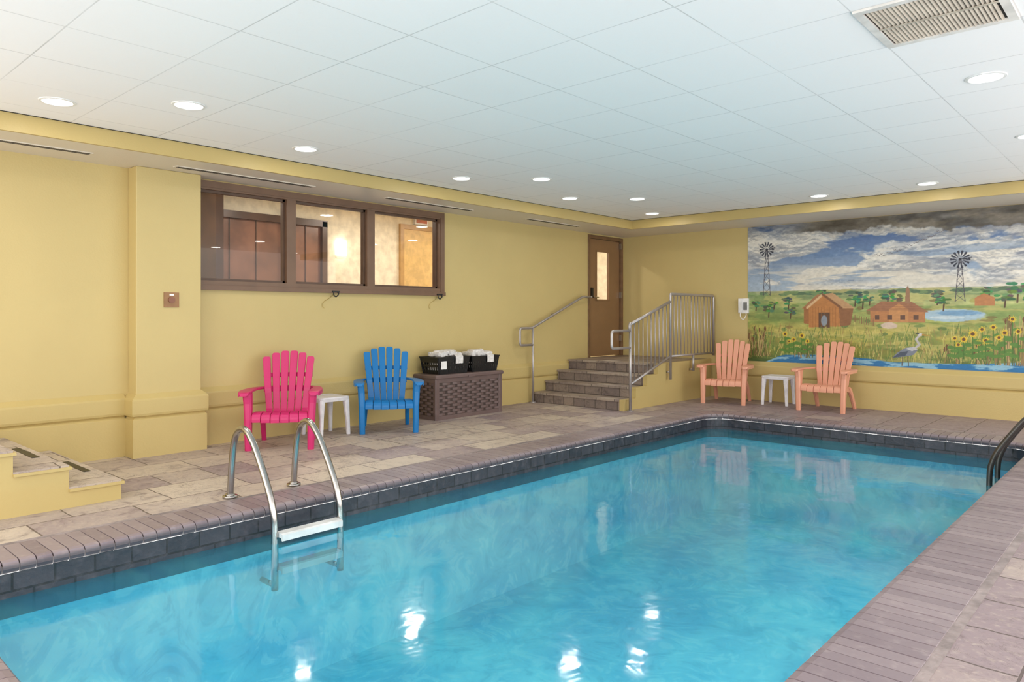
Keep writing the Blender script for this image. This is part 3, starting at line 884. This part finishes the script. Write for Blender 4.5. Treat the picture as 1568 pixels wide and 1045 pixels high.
# ------------------------------------------------------------------ mural (painted panel, vertex colours)
MX0, MX1, MZ0, MZ1 = 2.29, 8.4, 0.595, 2.66
nx, nz = 1100, 380
X, Z = np.meshgrid(np.linspace(MX0, MX1, nx), np.linspace(MZ0, MZ1, nz))
rng = np.random.RandomState(7)
G = rng.rand(256, 256)
def vn(x, y):
    ix = np.floor(x).astype(int); iy = np.floor(y).astype(int); fx = x - ix; fy = y - iy
    fx = fx * fx * (3 - 2 * fx); fy = fy * fy * (3 - 2 * fy)
    g = lambda a, b_: G[a % 256, b_ % 256]
    return (g(ix, iy) * (1 - fx) + g(ix + 1, iy) * fx) * (1 - fy) + (g(ix, iy + 1) * (1 - fx) + g(ix + 1, iy + 1) * fx) * fy
def fbm(x, y, o_=5):
    s_ = 0; a = .5; tot_ = 0
    for k in range(o_):
        s_ = s_ + a * vn(x * 2 ** k + 17.3 * k, y * 2 ** k + 9.1 * k); tot_ += a; a *= .55
    return s_ / tot_
def ss(x, a, b_):
    u = np.clip((x - a) / (b_ - a), 0, 1); return u * u * (3 - 2 * u)
IMG = np.zeros((nz, nx, 3))
def C3(*c): return np.array(c, float)
def lay_(mask, col):
    global IMG
    mask = np.clip(mask, 0, 1)[..., None]
    IMG = IMG * (1 - mask) + np.asarray(col) * mask
g = ss(Z, 1.62, 2.66)[..., None]
IMG = C3(180, 196, 212) * (1 - g) + C3(78, 108, 160) * g
wx = X + .25 * (fbm(X * 2, Z * 4) - .5); wz = Z + .12 * (fbm(X * 3 + 5, Z * 5 + 8) - .5)
n = fbm(wx * 1.3 + 3, wz * 3.6 + 1.5, 6)
bias = .12 * ss(X, 2.8, 3.4) - .02
cl = ss(n + bias, .42, .50)
shade = fbm(wx * 2.2 + 8, wz * 6 + 3, 6)
u_ = ss(shade, .36, .56)[..., None]
cc = C3(240, 234, 220) * u_ + C3(176, 182, 190) * (1 - u_)
lay_(cl * .95, cc)
n_up = fbm(wx * 1.3 + 3, (wz + .035) * 3.6 + 1.5, 6)
lay_(ss(n - n_up, .005, .05) * cl * .6, C3(250, 246, 236))
lay_(ss(n_up - n, .005, .05) * cl * .55, C3(146, 152, 164))
n3_ = fbm(wx * 3.1 + 30, wz * 8 + 11, 6); n3u = fbm(wx * 3.1 + 30, (wz + .018) * 8 + 11, 6)
lay_(ss(n3_ - n3u, .01, .06) * cl * .5, C3(250, 246, 238)); lay_(ss(n3u - n3_, .01, .06) * cl * .4, C3(144, 148, 158))
st = ss(fbm(X * .9 + 40, (Z + .06 * X) * 10 + 3, 5), .50, .60) * (1 - ss(Z, 1.85, 2.15))
lay_(st * .85, C3(238, 230, 214))
st = ss(fbm(X * .8 + 70, (Z - .05 * X) * 9 + 13, 5), .54, .62) * ss(Z, 1.7, 1.85) * (1 - ss(Z, 2.1, 2.35))
lay_(st * .5, C3(98, 132, 178))
st = ss(fbm(X * 1.1 + 12, (Z - .12 * X) * 8 + 23, 5), .55, .62) * ss(X, 4.2, 5.0) * ss(Z, 1.95, 2.05)
lay_(st * .6, C3(102, 114, 140))
edge_ = 2.50 - .11 * ss(X, 3.8, 5.6) + .22 * (fbm(X * 2.6, Z * 0 + 4.4, 5) - .5) + 0.2 * (fbm(X * 5, Z * 7, 5) - .5)
dk = ss(Z - edge_, 0.0, .05) * ss(X, 2.75, 3.3)
lay_(dk * .85, C3(112, 102, 86) + 130 * (fbm(X * 4, Z * 10, 6) - .5)[..., None])
lay_(ss(Z - edge_, -.07, 0) * (1 - ss(Z - edge_, 0, .03)) * ss(X, 2.75, 3.3) * .45, C3(224, 214, 196))
lay_(ss(Z, 2.48, 2.64) * (1 - ss(X, 2.9, 3.4)) * .5, C3(72, 86, 112))
# land
hor = 1.655 + .02 * (fbm(X * 2.2, X * 0 + 2, 3) - .5) + .012
land = (Z < hor).astype(float)
dep = np.clip((hor - Z) / (1.655 - .6), 0, 1)
def grad(stops):
    xs = [s_[0] for s_ in stops]
    return np.stack([np.interp(dep, xs, [s_[1][k] for s_ in stops]) for k in range(3)], -1)
lc = grad([(0, (180, 184, 146)), (.06, (162, 178, 126)), (.2, (184, 188, 126)), (.32, (146, 164, 96)), (.5, (186, 180, 100)), (.7, (180, 166, 82)), (.88, (130, 138, 66)), (1, (92, 116, 66))])
lc = lc * (0.74 + .52 * fbm(X * 4, Z * 16, 6))[..., None]
lay_(land, lc)
for k, (zb, colr) in enumerate(((1.60, (124, 150, 104)), (1.54, (204, 200, 134)), (1.46, (134, 160, 90)), (1.36, (200, 190, 112)), (1.24, (130, 152, 78)), (1.12, (202, 186, 98)), (1.0, (150, 156, 74)))):
    cz = zb + .035 * np.sin(X * (1.1 + .23 * k) + k * 1.7) + .02 * (fbm(X * 3, X * 0 + k, 3) - .5)
    lay_(land * ss(cz - Z, -.004, .008) * (1 - ss(cz - Z, .02, .08)) * .65 * (.6 + .4 * ss(fbm(X * 6, Z * 20, 3), .4, .6)), C3(*colr))
lay_(land * ss(fbm(X * 2.3 + 9, Z * 7 + 2, 5), .55, .62) * .4, C3(112, 146, 82))
lay_(land * ss(fbm(X * 1.7 + 31, Z * 9 + 12, 5), .56, .63) * .5, C3(220, 202, 126))
def ell(cx, cz, rx, rz, col, al=1.0, rough=0.0):
    d_ = np.sqrt(((X - cx) / rx) ** 2 + ((Z - cz) / rz) ** 2)
    if rough: d_ = d_ + rough * (fbm(X * 22, Z * 22, 3) - .5) * 2
    lay_((1 - ss(d_, .88, 1.08)) * al, C3(*col))
def poly(pts, col, al=1.0):
    ins = np.zeros(X.shape, bool)
    for i in range(len(pts)):
        x1_, z1_ = pts[i]; x2_, z2_ = pts[(i + 1) % len(pts)]
        if z1_ == z2_: continue
        c_ = ((z1_ > Z) != (z2_ > Z)) & (X < (x2_ - x1_) * (Z - z1_) / (z2_ - z1_) + x1_)
        ins ^= c_
    lay_(ins * al, C3(*col))
def ln(p, q, w_, col, al=1.0):
    px, pz = p; qx, qz = q
    L2 = (qx - px) ** 2 + (qz - pz) ** 2 + 1e-9
    u = np.clip(((X - px) * (qx - px) + (Z - pz) * (qz - pz)) / L2, 0, 1)
    d_ = np.hypot(X - px - u * (qx - px), Z - pz - u * (qz - pz))
    lay_((1 - ss(d_, w_ * .6, w_ * 1.2)) * al, C3(*col))
def local(x0_, x1_, fn):
    global X, Z, IMG
    a = max(0, int((x0_ - MX0) / (MX1 - MX0) * nx)); b_ = min(nx, int((x1_ - MX0) / (MX1 - MX0) * nx) + 1)
    if b_ - a < 2: return
    Xf, Zf, If = X, Z, IMG
    X = Xf[:, a:b_]; Z = Zf[:, a:b_]; IMG = If[:, a:b_].copy()
    fn()
    If[:, a:b_] = IMG
    X, Z, IMG = Xf, Zf, If
def tree(cx, cz, s_, col=(76, 112, 74)):
    def f_():
        ln((cx, cz - s_ * 1.0), (cx + .01, cz), .010, (96, 74, 56))
        for k in range(11):
            ell(cx + s_ * random.uniform(-.65, .65), cz + s_ * random.uniform(-.3, .45), s_ * random.uniform(.2, .38), s_ * random.uniform(.08, .17), tuple(c * random.uniform(.72, 1.5) for c in col), .95, .35)
    local(cx - s_ * 1.3, cx + s_ * 1.3, f_)
for k in range(70):
    hx_ = random.uniform(2.3, 8.3)
    local(hx_ - .2, hx_ + .2, lambda: ell(hx_, 1.625 + random.uniform(-.02, .015), random.uniform(.04, .12), random.uniform(.012, .028), random.choice([(104, 132, 100), (128, 154, 104), (92, 118, 92)]), .9, .25))
for k in range(60):
    bx_ = random.uniform(2.3, 8.3); bz_ = random.uniform(1.02, 1.5)
    local(bx_ - .15, bx_ + .15, lambda: ell(bx_, bz_, random.uniform(.03, .08), random.uniform(.012, .03), random.choice([(112, 140, 76), (92, 120, 66), (176, 170, 92), (136, 116, 70)]), .7, .4))
ell(5.05, 1.30, .38, .085, (180, 206, 220), 1, .12); ell(5.12, 1.33, .25, .035, (120, 164, 202), .8, .15); ell(4.98, 1.27, .2, .02, (226, 236, 238), .7, .2)
for (a, b_, c_) in ((2.42, 1.47, .10), (2.62, 1.40, .13), (2.70, 1.47, .08), (2.92, 1.50, .12), (2.95, 1.36, .11), (3.40, 1.62, .09), (3.86, 1.56, .13), (3.96, 1.50, .11), (4.05, 1.54, .10), (4.28, 1.56, .13), (4.40, 1.52, .11), (4.88, 1.56, .12), (4.95, 1.48, .12), (5.45, 1.60, .11), (5.62, 1.52, .12), (5.75, 1.62, .16), (5.9, 1.5, .12), (6.2, 1.55, .15), (6.7, 1.5, .15), (7.4, 1.55, .14)):
    tree(a, b_, c_)
# barn one
poly([(3.12, 1.40), (3.34, 1.60), (3.46, 1.60), (3.50, 1.40)], (180, 128, 88))
poly([(3.15, 1.18), (3.15, 1.42), (3.52, 1.42), (3.52, 1.12)], (170, 114, 70))
poly([(3.22, 1.12), (3.22, 1.42), (3.42, 1.58), (3.64, 1.42), (3.66, 1.14)], (198, 134, 78)); poly([(3.36, 1.12), (3.36, 1.34), (3.52, 1.34), (3.52, 1.12)], (104, 76, 58))
for k in range(11): ln((3.24 + k * .04, 1.13), (3.24 + k * .04, 1.42), .004, (162, 104, 60), .7)
poly([(3.64, 1.42), (3.84, 1.40), (3.80, 1.16), (3.66, 1.14)], (154, 106, 72))
poly([(3.42, 1.6), (3.56, 1.62), (3.86, 1.40), (3.68, 1.40)], (206, 162, 118))
ln((3.20, 1.41), (3.42, 1.60), .018, (228, 190, 144)); ln((3.42, 1.60), (3.68, 1.40), .018, (140, 96, 66)); ell(3.44, 1.22, .045, .08, (160, 178, 196), .8)
# barn two
poly([(4.06, 1.20), (4.06, 1.38), (4.74, 1.36), (4.74, 1.20)], (198, 136, 88)); poly([(4.0, 1.36), (4.20, 1.49), (4.58, 1.48), (4.78, 1.34)], (172, 120, 88)); poly([(4.30, 1.20), (4.30, 1.38), (4.42, 1.46), (4.54, 1.38), (4.54, 1.20)], (212, 152, 98))
for k in range(4): poly([(4.12 + k * .16, 1.24), (4.12 + k * .16, 1.30), (4.18 + k * .16, 1.30), (4.18 + k * .16, 1.24)], (110, 80, 66))
for k in range(5): ln((4.05, 1.375 + k * .022), (4.72, 1.37 + k * .022), .004, (150, 100, 72), .6)
poly([(4.50, 1.46), (4.505, 1.64), (4.53, 1.70), (4.555, 1.64), (4.56, 1.46)], (168, 126, 96))
ell(4.3, 1.16, .10, .045, (226, 202, 182), 1, .15)
poly([(5.3, 1.42), (5.3, 1.52), (5.40, 1.58), (5.52, 1.52), (5.52, 1.42)], (198, 136, 88))
for k in range(9): ln((3.86 + k * .03, 1.30 - k * .006), (3.86 + k * .03, 1.20 - k * .006), .005, (150, 112, 80))
def mill(cx, cz, r_, base):
    hgt = cz - base
    for sg in (-1, 1): ln((cx + sg * .012, cz), (cx + sg * .055, base), .005, (86, 82, 90))
    for k in range(6):
        f0 = k / 6; f1 = (k + 1) / 6
        w0 = .012 + .043 * f0; w1 = .012 + .043 * f1
        ln((cx - w0, cz - hgt * f0), (cx + w1, cz - hgt * f1), .003, (92, 88, 96)); ln((cx + w0, cz - hgt * f0), (cx - w1, cz - hgt * f1), .003, (92, 88, 96))
    for k in range(14):
        a = 2 * math.pi * k / 14
        poly([(cx + r_ * .3 * math.cos(a - .1), cz + r_ * .3 * math.sin(a - .1)), (cx + r_ * math.cos(a - .14), cz + r_ * math.sin(a - .14)), (cx + r_ * math.cos(a + .10), cz + r_ * math.sin(a + .10)), (cx + r_ * .3 * math.cos(a + .05), cz + r_ * .3 * math.sin(a + .05))], (54, 56, 72))
    ell(cx, cz, .018, .018, (50, 50, 62))
    ln((cx, cz), (cx + r_ * 1.1, cz + .02), .005, (50, 50, 62))
mill(2.59, 2.30, .115, 1.60); mill(5.14, 2.02, .115, 1.48)
for k in range(26):
    f_ = k / 25; bx = 4.10 + .85 * f_; bz = 2.12 + .30 * f_ ** 1.6 + random.uniform(-.02, .02)
    ln((bx - .014, bz + .007), (bx, bz), .0035, (110, 100, 98)); ln((bx, bz), (bx + .014, bz + .009), .0035, (110, 100, 98))
for k in range(1400):
    gx_ = random.uniform(2.29, 8.35); zb = .64 + .42 * random.random() ** 1.3; h_ = random.uniform(.05, .15)
    colr = random.choice([(114, 142, 66), (204, 192, 104), (92, 122, 66), (170, 142, 86), (222, 210, 128), (150, 158, 76)])
    dx_ = random.uniform(-.04, .04)
    local(gx_ - .06, gx_ + .06, lambda: ln((gx_, zb), (gx_ + dx_, zb + h_), .0045, colr, .8))
rv = .70 + .03 * np.sin(X * 2.1 + 1) + .03 * (fbm(X * 3, X * 0, 3) - .5) - .12 * (1 - ss(X, 2.5, 2.9))
riv = ss(rv - Z, 0, .015)
rip = ss(fbm(X * 5, Z * 30, 5), .48, .6)
lay_(riv, C3(50, 122, 178) * (1 - rip[..., None]) + C3(150, 196, 218) * rip[..., None])
for (ra, rb, cnt, hmax) in ((2.30, 2.62, 46, .42), (5.6, 6.1, 50, .62), (6.6, 7.2, 40, .4), (4.9, 5.6, 36, .26), (3.0, 3.5, 26, .2)):
    for k in range(cnt):
        gx_ = random.uniform(ra, rb); h_ = random.uniform(.5, 1) * hmax; dx_ = random.uniform(-.07, .07)
        colr = random.choice([(158, 126, 84), (126, 100, 68), (200, 174, 118), (96, 112, 56)])
        def f_(gx_=gx_, h_=h_, dx_=dx_, colr=colr):
            ln((gx_, .68), (gx_ + dx_, .68 + h_), .0055, colr, .95)
            if random.random() < .25: ell(gx_ + dx_, .68 + h_, .010, .035, (120, 80, 52))
        local(gx_ - .2, gx_ + .2, f_)
def sunfl(cx, cz, r_, zb=.74):
    def f_():
        ln((cx, zb), (cx, cz), .008, (84, 122, 52))
        for k in range(4):
            zz = zb + (cz - zb) * (.15 + .2 * k); sg = 1 if k % 2 else -1
            ell(cx + sg * .045, zz, .045, .022, (98, 140, 62), 1, .15)
        for k in range(14):
            a = 2 * math.pi * k / 14
            poly([(cx + r_ * .4 * math.cos(a - .25), cz + r_ * .4 * math.sin(a - .25)), (cx + r_ * math.cos(a), cz + r_ * math.sin(a)), (cx + r_ * .4 * math.cos(a + .25), cz + r_ * .4 * math.sin(a + .25))], (248, 216, 70))
        ell(cx, cz, r_ * .55, r_ * .55, (240, 198, 56)); ell(cx, cz, r_ * .36, r_ * .36, (112, 78, 46))
    local(cx - .2, cx + .2, f_)
for (a, b_, c_) in ((2.87, 1.02, .05), (2.93, .91, .04), (3.0, .94, .05), (3.12, 1.0, .055), (3.2, .92, .045), (5.08, 1.0, .045), (5.12, .92, .05), (5.18, .99, .06), (5.28, 1.06, .065), (5.34, .95, .045), (5.38, 1.12, .05), (5.42, .98, .055), (5.50, 1.15, .05), (5.56, 1.02, .05), (5.62, 1.08, .055), (5.7, 1.25, .05), (5.76, 1.1, .05), (6.3, 1.05, .06), (6.5, .98, .06), (7.5, 1.0, .06), (7.7, 1.1, .06)):
    sunfl(a, b_, c_)
def heron():
    ln((4.47, .76), (4.46, .62), .006, (96, 84, 74)); ln((4.53, .76), (4.54, .62), .006, (96, 84, 74))
    poly([(4.34, .72), (4.40, .79), (4.50, .86), (4.60, .88), (4.65, .83), (4.60, .77), (4.48, .74)], (132, 138, 152))
    poly([(4.34, .72), (4.44, .80), (4.54, .82), (4.50, .75)], (84, 92, 108)); poly([(4.50, .85), (4.60, .88), (4.65, .84), (4.58, .82)], (206, 206, 208))
    for p, q in (((4.61, .85), (4.67, .91)), ((4.67, .91), (4.63, .98)), ((4.63, .98), (4.67, 1.03))): ln(p, q, .016, (206, 200, 198))
    ell(4.68, 1.04, .032, .02, (226, 222, 218)); poly([(4.60, 1.06), (4.68, 1.062), (4.66, 1.045)], (40, 44, 60)); poly([(4.70, 1.052), (4.80, 1.03), (4.70, 1.03)], (206, 150, 66))
local(4.2, 4.9, heron)
IMG = np.clip(IMG * (0.93 + .14 * fbm(X * 26, Z * 40, 3))[..., None], 0, 255)
lin = IMG / 255.0
lin = np.where(lin <= .04045, lin / 12.92, ((lin + .055) / 1.055) ** 2.4) * 0.84
me = bpy.data.meshes.new('mural')
co = np.stack([X.ravel(), np.full(X.size, YF - 0.006), Z.ravel()], -1)
ii = np.arange(nx * nz).reshape(nz, nx)
quads = np.stack([ii[:-1, :-1].ravel(), ii[:-1, 1:].ravel(), ii[1:, 1:].ravel(), ii[1:, :-1].ravel()], -1)
me.vertices.add(len(co)); me.vertices.foreach_set('co', co.ravel())
me.loops.add(quads.size); me.loops.foreach_set('vertex_index', quads.ravel())
me.polygons.add(len(quads)); me.polygons.foreach_set('loop_start', np.arange(0, quads.size, 4)); me.polygons.foreach_set('loop_total', np.full(len(quads), 4))
me.update(calc_edges=True); me.validate()
ca = me.color_attributes.new('paint', 'FLOAT_COLOR', 'POINT')
rgba = np.concatenate([lin.reshape(-1, 3), np.ones((lin.shape[0] * lin.shape[1], 1))], -1)
ca.data.foreach_set('color', rgba.ravel())
t = NT('mural_paint'); v = t.coord()
a = t.n('ShaderNodeAttribute', attribute_name='paint')
t.bsdf(a.outputs['Color'], 0.38, 0, t.bump(t.noise(v, 60, 3), 0.2, 0.005), 0.4)
me.materials.append(t.m)
mo = bpy.data.objects.new('mural', me); scene.collection.objects.link(mo)

# ------------------------------------------------------------------ world + camera
wd = bpy.data.worlds.new('world'); scene.world = wd; wd.use_nodes = True
wd.node_tree.nodes['Background'].inputs[0].default_value = (1.0, 0.975, 0.95, 1)
wd.node_tree.nodes['Background'].inputs[1].default_value = 2.6
cam = bpy.data.cameras.new('camera'); co_ = bpy.data.objects.new('camera', cam); scene.collection.objects.link(co_)
co_.location = (7.18, 0, 1.30); co_.rotation_euler = (math.radians(90), 0, math.radians(42.3))
cam.sensor_width = 36; cam.lens = 25.6; cam.shift_y = -0.0252; cam.clip_start = 0.05
scene.camera = co_
